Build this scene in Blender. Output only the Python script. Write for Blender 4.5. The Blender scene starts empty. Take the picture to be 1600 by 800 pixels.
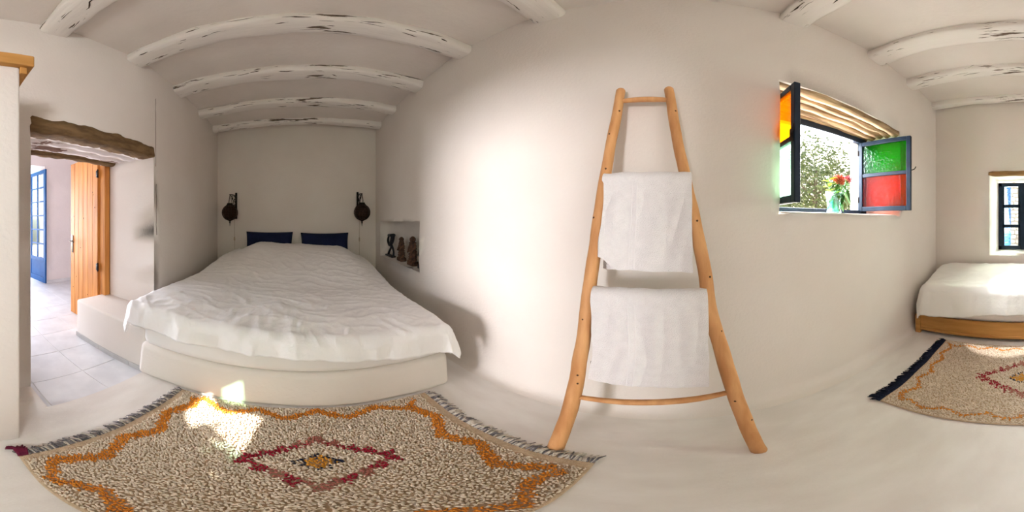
import bpy, bmesh, math, random
from mathutils import Vector, Matrix, noise

random.seed(7)
PI = math.pi
R = math.radians
SC = bpy.context.scene
COL = SC.collection

# ------------------------------------------------------------------ camera, sky, sun, lights, exposure
# X runs along the room (bed with sconces at -X, single bed at +X), +Y is the ladder wall, camera stands at the origin
cd = bpy.data.cameras.new('camera')
cd.type = 'PANO'
cd.panorama_type = 'EQUIRECTANGULAR'
cd.longitude_min, cd.longitude_max = R(-800 / 6.2), R(800 / 6.2)
cd.latitude_min, cd.latitude_max = R(-455 / 6.2), R(345 / 6.2)
cd.clip_start = 0.02
cam = bpy.data.objects.new('camera', cd)
COL.objects.link(cam)
cam.location = (0, 0, 1.3)
cam.rotation_euler = (PI / 2, 0, R(240 / 6.2))
SC.camera = cam

SUN_DIR = Vector((-0.66, -0.547, -0.514)).normalized()
world = bpy.data.worlds.new('world')
SC.world = world
world.use_nodes = True
wn = world.node_tree.nodes
sky = wn.new('ShaderNodeTexSky')
sky.sky_type = 'NISHITA'
sky.sun_disc = False
sky.sun_elevation = math.asin(-SUN_DIR.z)
sky.sun_rotation = math.atan2(-SUN_DIR.x, -SUN_DIR.y)
sky.air_density, sky.dust_density = 1.0, 2.0
wn['Background'].inputs['Strength'].default_value = 0.30
world.node_tree.links.new(sky.outputs[0], wn['Background'].inputs[0])

sd = bpy.data.lights.new('sun', 'SUN')
sd.energy, sd.angle, sd.color = 14.0, R(0.6), (1.0, 0.93, 0.82)
so = bpy.data.objects.new('sun', sd)
so.rotation_euler = SUN_DIR.to_track_quat('-Z', 'Y').to_euler()
COL.objects.link(so)


def area(name, loc, target, sx, sy, power, color):
    d = bpy.data.lights.new(name, 'AREA')
    d.shape, d.size, d.size_y, d.energy, d.color = 'RECTANGLE', sx, sy, power, color
    o = bpy.data.objects.new(name, d)
    o.location = loc
    o.rotation_euler = (Vector(target) - Vector(loc)).to_track_quat('-Z', 'Y').to_euler()
    COL.objects.link(o)
    return o


# daylight for the hall (garden door, added opening) and the two bedroom windows
hd = area('hall_daylight', (-1.15, -8.6, 1.25), (-0.95, -1.0, 1.22), 3.0, 2.2, 84, (1.0, 0.96, 0.985))
hd.data.spread = R(60)
area('window_daylight', (1.25, 2.05, 1.95), (0.2, 0.0, 0.5), 1.3, 0.9, 105, (0.95, 0.97, 1.0))
area('small_window_daylight', (3.62, -0.02, 1.55), (1.5, 0.0, 1.0), 0.8, 0.9, 42, (0.90, 1.0, 0.80))
area('hall_fill', (0.4, -4.55, 1.3), (-1.3, -1.6, 0.6), 1.6, 2.2, 16, (0.90, 0.94, 1.0))  # added fill that brightens the hall, no source seen there
# added spot with no lamp behind it, makes the bright patch on the single bed
spd = bpy.data.lights.new('bed_patch_spot', 'SPOT')
spd.energy, spd.spot_size, spd.spot_blend, spd.shadow_soft_size = 160, R(19), 0.25, 0.02
spo = bpy.data.objects.new('bed_patch_spot', spd)
spo.location = (2.55, -0.28, 2.3)
spo.rotation_euler = (Vector((2.33, 0.06, 0.6)) - Vector(spo.location)).to_track_quat('-Z', 'Y').to_euler()
COL.objects.link(spo)

vs = SC.view_settings
vs.view_transform, vs.look, vs.gamma, vs.use_curve_mapping = 'Standard', 'None', 1.0, False
vs.exposure = 1.12
SC.cycles.use_denoising = True
SC.cycles.max_bounces = 14
SC.cycles.diffuse_bounces = 8
SC.cycles.transparent_max_bounces = 16
SC.cycles.sample_clamp_indirect = 6.0

# ------------------------------------------------------------------ object helpers
WL = {}


def link(o, parent=None, loc=(0, 0, 0)):
    COL.objects.link(o)
    if parent is not None:
        o.parent = parent
        WL[o] = WL[parent]
    else:
        o.location = loc
        WL[o] = Vector(loc)
    return o


def tag(o, label=None, cat=None, group=None, kind=None):
    if label: o['label'] = label
    if cat: o['category'] = cat
    if group: o['group'] = group
    if kind: o['kind'] = kind
    return o


def empty(name, loc):
    o = bpy.data.objects.new(name, None)
    o.empty_display_size = 0.1
    return link(o, None, loc)


def obj(name, bm, mats, parent=None, smooth=True, base=(0, 0, 0), recalc=True):
    """bm is given in world coordinates; links it as one mesh object"""
    if recalc:
        bmesh.ops.recalc_face_normals(bm, faces=bm.faces)
    off = WL[parent] if parent is not None else Vector(base)
    bm.transform(Matrix.Translation(-off))
    me = bpy.data.meshes.new(name)
    bm.to_mesh(me)
    bm.free()
    for m in (mats if isinstance(mats, (list, tuple)) else [mats]):
        me.materials.append(m)
    if smooth:
        me.polygons.foreach_set('use_smooth', [True] * len(me.polygons))
    return link(bpy.data.objects.new(name, me), parent, base)


def sharp(o, ang=35):
    """smooth shading only below the given edge angle"""
    bm = bmesh.new()
    bm.from_mesh(o.data)
    for e in bm.edges:
        if len(e.link_faces) == 2 and e.calc_face_angle(0) > R(ang):
            e.smooth = False
    bm.to_mesh(o.data)
    bm.free()
    return o


def mod(o, kind, **kw):
    m = o.modifiers.new(kind.lower(), kind)
    for k, v in kw.items():
        setattr(m, k, v)
    return o


def nz(x, y, z=0.0):
    return noise.noise(Vector((x, y, z)))


def sstep(a, b, x):
    t = max(0.0, min(1.0, (x - a) / (b - a)))
    return t * t * (3 - 2 * t)


def box(bm, lo, hi, bev=0.0, seg=2, M=None):
    r = bmesh.ops.create_cube(bm, size=1.0)
    vsx = r['verts']
    lo, hi = Vector(lo), Vector(hi)
    for v in vsx:
        v.co = Vector(((lo[i] + hi[i]) / 2 + v.co[i] * (hi[i] - lo[i]) for i in range(3)))
    if bev > 0:
        es = list({e for v in vsx for e in v.link_edges})
        g = bmesh.ops.bevel(bm, geom=es, offset=bev, segments=seg, affect='EDGES', profile=0.5, clamp_overlap=True)
        vsx = list({v for f in g['faces'] for v in f.verts} | {v for v in vsx if v.is_valid})
    if M is not None:
        bmesh.ops.transform(bm, matrix=M, verts=[v for v in vsx if v.is_valid])
    return bm


def tube(bm, pts, rad, n=10, cap=True, wob=0.0, seed=0.0, flat=1.0):
    """swept round bar through pts; rad is a number or one number per point"""
    pts = [Vector(p) for p in pts]
    k = len(pts)
    rads = rad if isinstance(rad, (list, tuple)) else [rad] * k
    rings = []
    up = None
    for i, p in enumerate(pts):
        d = (pts[min(i + 1, k - 1)] - pts[max(i - 1, 0)]).normalized()
        if up is None:
            up = Vector((0, 0, 1)) if abs(d.z) < 0.9 else Vector((1, 0, 0))
        a = d.cross(up).normalized()
        up = a.cross(d).normalized()
        ring = []
        for j in range(n):
            t = 2 * PI * j / n
            r = rads[i] * (1 + wob * nz(p.x * 9 + seed, p.y * 9 + math.cos(t) * 1.3, p.z * 9 + math.sin(t) * 1.3))
            ring.append(bm.verts.new(p + a * (r * math.cos(t)) + up * (r * flat * math.sin(t))))
        rings.append(ring)
    for i in range(k - 1):
        for j in range(n):
            bm.faces.new((rings[i][j], rings[i][(j + 1) % n], rings[i + 1][(j + 1) % n], rings[i + 1][j]))
    if cap:
        bm.faces.new(rings[0][::-1])
        bm.faces.new(rings[-1])
    return bm


def smooth_path(pts, sub=6):
    """Catmull-Rom through the points"""
    P = [Vector(p) for p in pts]
    out = []
    for i in range(len(P) - 1):
        p0, p1, p2, p3 = P[max(i - 1, 0)], P[i], P[i + 1], P[min(i + 2, len(P) - 1)]
        for s in range(sub):
            t = s / sub
            out.append(0.5 * ((2 * p1) + (p2 - p0) * t + (2 * p0 - 5 * p1 + 4 * p2 - p3) * t * t + (3 * p1 - p0 - 3 * p2 + p3) * t ** 3))
    out.append(P[-1])
    return out


def lerp_list(v, n):
    out = []
    for i in range(n):
        f = i / (n - 1) * (len(v) - 1)
        a = min(int(f), len(v) - 2)
        out.append(v[a] + (v[a + 1] - v[a]) * (f - a))
    return out


def lathe(bm, prof, c, n=20, wob=None):
    c = Vector(c)
    rings = []
    for r, z in prof:
        ring = []
        for j in range(n):
            t = 2 * PI * j / n
            rr = r * (1 + (wob(t, z) if wob else 0))
            ring.append(bm.verts.new(c + Vector((rr * math.cos(t), rr * math.sin(t), z))))
        rings.append(ring)
    for i in range(len(rings) - 1):
        for j in range(n):
            bm.faces.new((rings[i][j], rings[i][(j + 1) % n], rings[i + 1][(j + 1) % n], rings[i + 1][j]))
    bm.faces.new(rings[0][::-1])
    bm.faces.new(rings[-1])
    return bm


def grid_lines(a, b, step, extra=()):
    n = max(1, round((b - a) / step))
    v = [a + (b - a) * i / n for i in range(n + 1)]
    for e in extra:
        v = [q for q in v if abs(q - e) > step * 0.3 or q in (a, b)]
    return sorted(set([round(q, 5) for q in v] + [round(e, 5) for e in extra]))


def wall_mesh(f, us, vs_, holes, bev=0.02):
    """grid wall f(u, v, d) with openings: hole = (u0,u1,v0,v1,depth,du0,du1,dv0,dv1,closed); d*/splay moves the back rim"""
    bm = bmesh.new()
    V = {}

    def vt(i, j):
        if (i, j) not in V:
            V[(i, j)] = bm.verts.new(f(us[i], vs_[j], 0.0))
        return V[(i, j)]

    def inside(u, v):
        return any(h[0] < u < h[1] and h[2] < v < h[3] for h in holes)
    for i in range(len(us) - 1):
        for j in range(len(vs_) - 1):
            if not inside((us[i] + us[i + 1]) / 2, (vs_[j] + vs_[j + 1]) / 2):
                bm.faces.new((vt(i, j), vt(i + 1, j), vt(i + 1, j + 1), vt(i, j + 1)))
    rim = []
    for h in holes:
        u0, u1, v0, v1, dep, du0, du1, dv0, dv1, closed = h
        iu = [i for i, u in enumerate(us) if u0 - 1e-4 <= u <= u1 + 1e-4]
        jv = [j for j, v in enumerate(vs_) if v0 - 1e-4 <= v <= v1 + 1e-4]
        loop = [(i, jv[0]) for i in iu] + [(iu[-1], j) for j in jv[1:]] + [(i, jv[-1]) for i in iu[::-1][1:]] + [(iu[0], j) for j in jv[::-1][1:-1]]
        prev = [vt(*q) for q in loop]
        for s in (0.5, 1.0):
            cur = []
            for (i, j) in loop:
                u, v = us[i], vs_[j]
                fu, fv = (u - u0) / (u1 - u0), (v - v0) / (v1 - v0)
                cur.append(bm.verts.new(f(u + s * (du0 * (1 - fu) + du1 * fu), v + s * (dv0 * (1 - fv) + dv1 * fv), dep * s)))
            m = len(loop)
            for k in range(m):
                bm.faces.new((prev[k], prev[(k + 1) % m], cur[(k + 1) % m], cur[k]))
            if s == 0.5:
                for k in range(m):
                    e = bm.edges.get((prev[k], prev[(k + 1) % m]))
                    if e: rim.append(e)
            prev = cur
        if closed:
            bm.faces.new(prev)
    if bev and rim:
        bmesh.ops.bevel(bm, geom=rim, offset=bev, segments=3, affect='EDGES', profile=0.5, clamp_overlap=True)
    return bm


# ------------------------------------------------------------------ materials
def mat(name, c1, c2=None, rough=0.8, nscale=4.0, ndetail=5, bump=0.0, bscale=60.0, stretch=(1, 1, 1), spec=0.3, metal=0.0, ramp=(0.35, 0.65), bstretch=None, bdist=0.01, sheen=0.0):
    m = bpy.data.materials.new(name)
    m.use_nodes = True
    nt = m.node_tree
    N, L = nt.nodes, nt.links
    b = N['Principled BSDF']
    b.inputs['Roughness'].default_value = rough
    b.inputs['Metallic'].default_value = metal
    b.inputs['Specular IOR Level'].default_value = spec
    if sheen: b.inputs['Sheen Weight'].default_value = sheen
    tc = N.new('ShaderNodeTexCoord')
    mp = N.new('ShaderNodeMapping')
    mp.inputs['Scale'].default_value = stretch
    L.new(tc.outputs['Object'], mp.inputs[0])
    n = N.new('ShaderNodeTexNoise')
    n.inputs['Scale'].default_value = nscale
    n.inputs['Detail'].default_value = ndetail
    L.new(mp.outputs[0], n.inputs['Vector'])
    r = N.new('ShaderNodeValToRGB')
    r.color_ramp.elements[0].position, r.color_ramp.elements[1].position = ramp
    r.color_ramp.elements[0].color = (*c1, 1)
    r.color_ramp.elements[1].color = (*(c2 or c1), 1)
    L.new(n.outputs['Fac'], r.inputs[0])
    L.new(r.outputs[0], b.inputs['Base Color'])
    if bump:
        n2 = N.new('ShaderNodeTexNoise')
        n2.inputs['Scale'].default_value = bscale
        n2.inputs['Detail'].default_value = 6
        mp2 = N.new('ShaderNodeMapping')
        mp2.inputs['Scale'].default_value = bstretch or stretch
        L.new(tc.outputs['Object'], mp2.inputs[0])
        L.new(mp2.outputs[0], n2.inputs['Vector'])
        bp = N.new('ShaderNodeBump')
        bp.inputs['Strength'].default_value = bump
        bp.inputs['Distance'].default_value = bdist
        L.new(n2.outputs['Fac'], bp.inputs['Height'])
        L.new(bp.outputs[0], b.inputs['Normal'])
    return m


def glass_mat(name, color, gloss=0.12, transl=0.15, bump=0.25, bscale=35):
    """coloured pane: lets tinted light straight through, with a rippled glossy surface"""
    m = bpy.data.materials.new(name)
    m.use_nodes = True
    nt = m.node_tree
    N, L = nt.nodes, nt.links
    N.remove(N['Principled BSDF'])
    out = N['Material Output']
    tr = N.new('ShaderNodeBsdfTransparent')
    tr.inputs[0].default_value = (*color, 1)
    tl = N.new('ShaderNodeBsdfTranslucent')
    tl.inputs[0].default_value = (*color, 1)
    gl = N.new('ShaderNodeBsdfGlossy')
    gl.inputs['Roughness'].default_value = 0.12
    gl.inputs[0].default_value = (0.9, 0.95, 1.0, 1)
    tc = N.new('ShaderNodeTexCoord')
    n = N.new('ShaderNodeTexNoise')
    n.inputs['Scale'].default_value = bscale
    L.new(tc.outputs['Object'], n.inputs['Vector'])
    bp = N.new('ShaderNodeBump')
    bp.inputs['Strength'].default_value = bump
    bp.inputs['Distance'].default_value = 0.02
    L.new(n.outputs['Fac'], bp.inputs['Height'])
    L.new(bp.outputs[0], gl.inputs['Normal'])
    L.new(bp.outputs[0], tl.inputs['Normal'])
    m1 = N.new('ShaderNodeMixShader')
    m1.inputs[0].default_value = transl
    L.new(tr.outputs[0], m1.inputs[1])
    L.new(tl.outputs[0], m1.inputs[2])
    m2 = N.new('ShaderNodeMixShader')
    m2.inputs[0].default_value = gloss
    L.new(m1.outputs[0], m2.inputs[1])
    L.new(gl.outputs[0], m2.inputs[2])
    L.new(m2.outputs[0], out.inputs['Surface'])
    return m


def flaky_mat(name, paint, wood, wood2, amount=0.62, stretch=(1, 1, 1), scale=6.0):
    """old timber under flaking limewash; stretch < 1 draws the flakes out along the grain"""
    m = mat(name, wood, wood2, rough=0.9, nscale=18, stretch=stretch, bump=0.5, bscale=22, bdist=0.012)
    nt = m.node_tree
    N, L = nt.nodes, nt.links
    b = N['Principled BSDF']
    src = b.inputs['Base Color'].links[0].from_socket
    tc = N.new('ShaderNodeTexCoord')
    mp = N.new('ShaderNodeMapping')
    mp.inputs['Scale'].default_value = stretch
    L.new(tc.outputs['Object'], mp.inputs[0])
    n = N.new('ShaderNodeTexNoise')
    n.inputs['Scale'].default_value = scale
    n.inputs['Detail'].default_value = 7
    n.inputs['Roughness'].default_value = 0.62
    L.new(mp.outputs[0], n.inputs['Vector'])
    r = N.new('ShaderNodeValToRGB')
    r.color_ramp.elements[0].position, r.color_ramp.elements[1].position = amount, amount + 0.025
    L.new(n.outputs['Fac'], r.inputs[0])
    mx = N.new('ShaderNodeMix')
    mx.data_type = 'RGBA'
    L.new(r.outputs[0], mx.inputs['Factor'])
    mx.inputs['A'].default_value = (*paint, 1)
    L.new(src, mx.inputs['B'])
    L.new(mx.outputs['Result'], b.inputs['Base Color'])
    return m


PL = (0.73, 0.685, 0.64)
PL2 = (0.69, 0.635, 0.585)
M_plaster = mat('plaster', PL2, PL, rough=0.85, nscale=1.3, bump=0.35, bscale=45, bdist=0.006)
M_ceil = mat('ceiling_plaster', (0.68, 0.63, 0.59), (0.75, 0.70, 0.66), rough=0.9, nscale=1.6, bump=0.3, bscale=30, bdist=0.006)
M_floor = mat('floor_plaster', (0.68, 0.64, 0.605), (0.76, 0.73, 0.70), rough=0.55, nscale=3.0, stretch=(1, 2.5, 1), bump=0.25, bscale=50, bdist=0.004, spec=0.4)
M_hallwall = mat('hall_plaster', (0.72, 0.67, 0.67), (0.78, 0.73, 0.73), rough=0.9, nscale=2, bump=0.2)
M_tile = mat('pale_tile', (0.60, 0.61, 0.64), (0.70, 0.71, 0.74), rough=0.35, nscale=5, bump=0.08, bscale=20, spec=0.5)
M_grout = mat('grout', (0.78, 0.77, 0.77), rough=0.9)
M_skirt = mat('skirting_tile', (0.42, 0.41, 0.41), (0.5, 0.49, 0.48), rough=0.5, nscale=8)
M_beam = flaky_mat('limewashed_beam', (0.78, 0.745, 0.71), (0.035, 0.026, 0.02), (0.13, 0.095, 0.07), 0.597, (1, 0.10, 1), 19)
M_lintel_front = mat('lintel_brown', (0.11, 0.065, 0.03), (0.21, 0.13, 0.06), rough=0.95, nscale=25, stretch=(0.25, 1, 1), bump=0.7, bscale=50, bdist=0.02)
M_lintel_wash = flaky_mat('lintel_limewash', (0.80, 0.76, 0.76), (0.10, 0.055, 0.045), (0.3, 0.2, 0.17), 0.545, (0.2, 1, 1), 9)
M_door = mat('orange_pine', (0.42, 0.145, 0.025), (0.63, 0.27, 0.06), rough=0.5, nscale=14, stretch=(2, 2, 0.12), bump=0.15, bscale=30, spec=0.4)
M_cap = mat('cap_wood', (0.42, 0.20, 0.05), (0.58, 0.31, 0.1), rough=0.5, nscale=10, stretch=(0.2, 1.5, 1.5))
M_oak = mat('bed_oak', (0.38, 0.18, 0.045), (0.52, 0.27, 0.08), rough=0.5, nscale=10, stretch=(1.5, 0.2, 1.5), bump=0.1)
M_olive = mat('ladder_wood', (0.50, 0.23, 0.085), (0.67, 0.36, 0.155), rough=0.6, nscale=9, stretch=(2, 2, 0.35), bump=0.3, bscale=30, bstretch=(2, 2, .4))
M_knot = mat('knot', (0.09, 0.04, 0.02), rough=0.8)
M_navy = mat('navy_paint', (0.006, 0.014, 0.028), (0.012, 0.024, 0.045), rough=0.4, nscale=10, spec=0.25)
M_blue = mat('blue_paint', (0.012, 0.085, 0.27), (0.02, 0.11, 0.32), rough=0.4, nscale=6)
M_sblue = mat('shutter_blue', (0.05, 0.2, 0.55), (0.08, 0.26, 0.62), rough=0.6, nscale=6)
M_white = mat('duvet_cotton', (0.82, 0.81, 0.82), (0.86, 0.85, 0.86), rough=0.9, nscale=3, bump=0.28, bscale=14, bdist=0.02, bstretch=(1.0, 1.6, 1.0), sheen=0.2)
M_white2 = mat('bedspread_cotton', (0.80, 0.80, 0.78), (0.85, 0.85, 0.83), rough=0.9, nscale=3, bump=0.3, bscale=40, bdist=0.008, sheen=0.2)
M_sheet = mat('sheet_cotton', (0.76, 0.74, 0.73), (0.80, 0.78, 0.77), rough=0.9, bump=0.2, bscale=12)
M_towel = mat('terry_towel', (0.77, 0.75, 0.76), (0.81, 0.79, 0.80), rough=1.0, nscale=30, bump=0.8, bscale=220, bdist=0.006, sheen=0.3)
M_towel_band = mat('towel_band', (0.80, 0.78, 0.79), rough=0.7, bump=0.2, bscale=150)
M_pillow = mat('navy_cotton', (0.005, 0.009, 0.042), (0.008, 0.014, 0.06), rough=0.9, bump=0.3, bscale=25)
M_iron = mat('dark_iron', (0.012, 0.009, 0.008), (0.03, 0.02, 0.016), rough=0.6, metal=0.6, nscale=20)
M_bronze = mat('bronze_filigree', (0.016, 0.008, 0.006), (0.05, 0.021, 0.012), rough=0.5, metal=0.5, nscale=40, bump=0.6, bscale=70)
M_cable = mat('cable', (0.45, 0.38, 0.3), rough=0.7)
M_switch = mat('switch_plastic', (0.5, 0.4, 0.3), rough=0.5)
M_ebony = mat('ebony', (0.008, 0.008, 0.012), (0.02, 0.02, 0.028), rough=0.4, nscale=12)
M_carved = mat('carved_wood', (0.035, 0.016, 0.01), (0.14, 0.065, 0.035), rough=0.6, nscale=30, bump=0.8, bscale=60, bdist=0.01)
M_steel = mat('door_steel', (0.10, 0.085, 0.07), rough=0.35, metal=0.9)
M_crackd = mat('bare_timber_crack', (0.02, 0.015, 0.011), (0.10, 0.072, 0.05), rough=1.0, nscale=30)
M_crack = mat('wall_crack', (0.12, 0.08, 0.06), rough=1.0)
M_pole = mat('lintel_pole_wood', (0.17, 0.10, 0.05), (0.50, 0.36, 0.21), rough=0.9, nscale=16, stretch=(0.15, 1.6, 1.6), bump=0.8, bscale=26, bdist=0.015)
M_pole2 = mat('lintel_pole_dark', (0.10, 0.055, 0.025), (0.36, 0.24, 0.13), rough=0.9, nscale=20, stretch=(0.12, 1.6, 1.6), bump=0.9, bscale=30, bdist=0.02)
M_wlintel = mat('small_lintel_wood', (0.22, 0.12, 0.045), (0.36, 0.21, 0.085), rough=0.85, nscale=14, stretch=(1.5, 0.25, 1.5), bump=0.5, bscale=30)
M_orange = glass_mat('amber_glass', (0.95, 0.42, 0.03))
M_green = glass_mat('green_glass', (0.02, 0.60, 0.02), gloss=0.03)
M_red = glass_mat('orange_red_glass', (0.80, 0.22, 0.0), gloss=0.02)
M_palegreen = glass_mat('pale_green_glass', (0.72, 1.0, 0.80))
M_clear = glass_mat('clear_glass', (0.95, 0.98, 0.98), gloss=0.06, transl=0.0, bump=0.0)
M_vase = glass_mat('vase_glass', (0.80, 0.97, 0.93), gloss=0.16, transl=0.05, bump=0.1, bscale=18)
M_water = glass_mat('vase_water', (0.32, 0.75, 0.56), gloss=0.08, transl=0.15, bump=0.1)
M_stem = mat('stem_green', (0.03, 0.18, 0.05), (0.06, 0.3, 0.07), rough=0.5)
M_leafd = mat('leaf_dark', (0.04, 0.13, 0.02), (0.09, 0.22, 0.04), rough=0.5)
M_leafl = mat('leaf_lime', (0.35, 0.55, 0.03), (0.5, 0.65, 0.06), rough=0.5)
M_petal = mat('petal_coral', (0.55, 0.07, 0.035), (0.78, 0.18, 0.09), rough=0.6, nscale=30)
M_petal2 = mat('petal_rose', (0.42, 0.03, 0.06), (0.62, 0.08, 0.10), rough=0.6, nscale=30)
M_style = mat('flower_centre', (0.16, 0.07, 0.035), (0.4, 0.22, 0.1), rough=0.8, nscale=40)
M_tree = mat('tree_leaf', (0.16, 0.20, 0.07), (0.30, 0.34, 0.14), rough=0.7, nscale=4)
M_bark = mat('bark', (0.16, 0.12, 0.09), (0.26, 0.2, 0.15), rough=0.9)
M_ground = mat('dry_ground', (0.45, 0.40, 0.32), (0.6, 0.55, 0.46), rough=0.95, nscale=2, bump=0.5)
M_stone = mat('stone', (0.62, 0.58, 0.54), (0.80, 0.77, 0.74), rough=0.9, nscale=5, bump=0.6, bscale=15, bdist=0.02)
M_mortar = mat('mortar', (0.50, 0.46, 0.42), rough=1.0, bump=0.5, bscale=30)
M_back = mat('rug_backing', (0.40, 0.295, 0.19), (0.50, 0.385, 0.26), rough=1.0, nscale=60)  # darker than the selvedge: brown shade between tufts put into the colour
M_kilim = mat('rug_selvedge', (0.50, 0.37, 0.25), (0.60, 0.46, 0.33), rough=1.0, nscale=60, bump=0.6, bscale=160, stretch=(1, 1, 1))
P_cream = mat('pile_cream', (0.60, 0.50, 0.385), (0.82, 0.72, 0.60), rough=1.0, nscale=40, sheen=0.2)
P_orange = mat('pile_orange', (0.58, 0.20, 0.025), (0.74, 0.31, 0.05), rough=1.0, nscale=40)
P_red = mat('pile_crimson', (0.27, 0.012, 0.03), (0.38, 0.02, 0.045), rough=1.0, nscale=40)
P_rose = mat('pile_faded_rose', (0.38, 0.13, 0.10), (0.46, 0.19, 0.15), rough=1.0, nscale=40)
P_navy = mat('pile_navy', (0.012, 0.016, 0.04), (0.02, 0.03, 0.06), rough=1.0, nscale=40)
P_gold = mat('pile_gold', (0.58, 0.26, 0.03), (0.68, 0.34, 0.05), rough=1.0, nscale=40)
F_grey = mat('fringe_grey', (0.085, 0.08, 0.09), (0.22, 0.2, 0.2), rough=1.0, nscale=50)
F_cream = mat('fringe_cream', (0.45, 0.4, 0.34), (0.6, 0.55, 0.48), rough=1.0, nscale=50)
F_navy = mat('fringe_navy', (0.004, 0.006, 0.02), (0.012, 0.016, 0.04), rough=1.0, nscale=50)
F_plum = mat('fringe_plum', (0.10, 0.008, 0.03), (0.16, 0.015, 0.045), rough=1.0, nscale=50)

# ------------------------------------------------------------------ room shell
WY, XL, XR = 1.175, -3.857, 2.918
ZC = 3.03
JX0, JX1 = -1.70, -0.50          # doorway jambs
DY, DYB = -1.375, -2.075         # door wall, room side and hall side
ZT = -0.05                       # tiled hall floor
STEP = -1.11                     # edge of the plastered floor


def wob(x, y, z, a=0.007):
    return a * nz(x * 1.1 + 3, y * 1.1, z * 1.1)


# floor, with the step down to the tiles left open
bm = bmesh.new()
xs = grid_lines(XL - 0.1, XR + 0.4, 0.15, (-1.29, JX1))
ys = grid_lines(-1.75, WY + 0.1, 0.15, (STEP,))
V = {}
for i, x in enumerate(xs):
    for j, y in enumerate(ys):
        V[i, j] = bm.verts.new((x, y, 0.0))
for i in range(len(xs) - 1):
    for j in range(len(ys) - 1):
        cx, cy = (xs[i] + xs[i + 1]) / 2, (ys[j] + ys[j + 1]) / 2
        if cy < STEP and -1.29 < cx < JX1:
            continue
        bm.faces.new((V[i, j], V[i + 1, j], V[i + 1, j + 1], V[i, j + 1]))
# step faces, their upper edge rounded
for a, b in (((-1.29, STEP), (JX1, STEP)), ((JX1, STEP), (JX1, -1.75)), ((-1.29, -1.75), (-1.29, STEP))):
    q = [bm.verts.new((a[0], a[1], 0)), bm.verts.new((b[0], b[1], 0)), bm.verts.new((b[0], b[1], -0.12)), bm.verts.new((a[0], a[1], -0.12))]
    bm.faces.new(q)
bmesh.ops.remove_doubles(bm, verts=bm.verts, dist=0.0005)
bmesh.ops.bevel(bm, geom=[e for e in bm.edges if len(e.link_faces) == 2 and e.calc_face_angle(0) > 1], offset=0.018, segments=3, affect='EDGES', profile=0.5)
tag(obj('floor', bm, M_floor), 'polished off-white plaster floor of the bedroom, stepping down at the doorway', kind='structure')

# ladder wall: niche and window opening, coved foot
NX0, NX1, NZ0, NZ1 = -3.60, -2.219, 0.722, 1.292
WX0, WX1, WZ0, WZ1 = 0.648, 1.971, 1.345, 2.25
COVE = 0.09


def f_back(u, v, d):
    y = WY + d
    if d == 0.0 and v < COVE:
        y -= COVE - math.sqrt(max(0, COVE ** 2 - (COVE - max(v, 0)) ** 2))
    return Vector((u, y + wob(u, 0, v) * (1 if d == 0 else 0.4), v))


us = grid_lines(XL - 0.05, XR + 0.05, 0.14, (NX0, NX1, WX0, WX1))
vz = grid_lines(0.0, ZC + 0.12, 0.14, (0.006, 0.02, 0.045, COVE, NZ0, NZ1, WZ0, WZ1))
bm = wall_mesh(f_back, us, vz, [(NX0, NX1, NZ0, NZ1, 0.22, 0.03, -0.03, 0, 0, True), (WX0, WX1, WZ0, WZ1, 0.62, 0.03, -0.08, 0.01, 0.0, False)])
wall_back = tag(obj('wall_back', bm, M_plaster), 'long white plaster wall with a niche and a deep window, behind the ladder', kind='structure')


def f_left(u, v, d):
    return Vector((XL - d + wob(9, u, v), u, v))


bm = wall_mesh(f_left, grid_lines(-1.75, WY + 0.05, 0.16), grid_lines(0, ZC + 0.1, 0.16), [])
tag(obj('wall_left', bm, M_plaster), 'plaster wall at the head of the double bed, between the two wall lanterns', kind='structure')


def f_front(u, v, d):
    base = DY if u >= JX0 else DY + (JX0 - u) / (JX0 - XL) * (-1.63 - DY)
    return Vector((u, base - d + wob(u, 5, v), v))


OZ = 1.95
us = grid_lines(XL - 0.05, XR + 0.05, 0.15, (JX0, JX1))
vz = grid_lines(-0.12, ZC + 0.1, 0.15, (OZ,))
bm = wall_mesh(f_front, us, vz, [(JX0, JX1, -0.12, OZ, DY - DYB, 0, 0, 0, 0.02, False)], bev=0.022)
wall_front = tag(obj('wall_front', bm, M_plaster), 'thick plaster wall pierced by the deep doorway to the hall', kind='structure')

SY0, SY1, SZ0, SZ1 = -0.43, 0.43, 0.85, 1.91


def f_right(u, v, d):
    return Vector((XR + d + wob(15, u, v), u, v))


bm = wall_mesh(f_right, grid_lines(-1.75, WY + 0.05, 0.16, (SY0, SY1)), grid_lines(0, ZC + 0.1, 0.16, (SZ0, SZ1)),
               [(SY0, SY1, SZ0, SZ1, 0.40, 0.085, -0.085, 0.03, -0.04, False)])
wall_right = tag(obj('wall_right', bm, M_plaster), 'end wall with the small black window above the single bed', kind='structure')

bm = bmesh.new()
bmesh.ops.create_grid(bm, x_segments=60, y_segments=28, size=0.5)
for v in bm.verts:
    x, y = v.co.x * (XR - XL + 0.3) + (XR + XL) / 2, v.co.y * 3.2 - 0.25
    v.co = Vector((x, y, ZC + 0.012 * nz(x * 1.4, y * 1.4) + 0.01 * math.cos(x / 0.75 * 2 * PI)))
tag(obj('ceiling', bm, M_ceil), 'lumpy off-white plaster ceiling between the rough beams', kind='structure')

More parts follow.
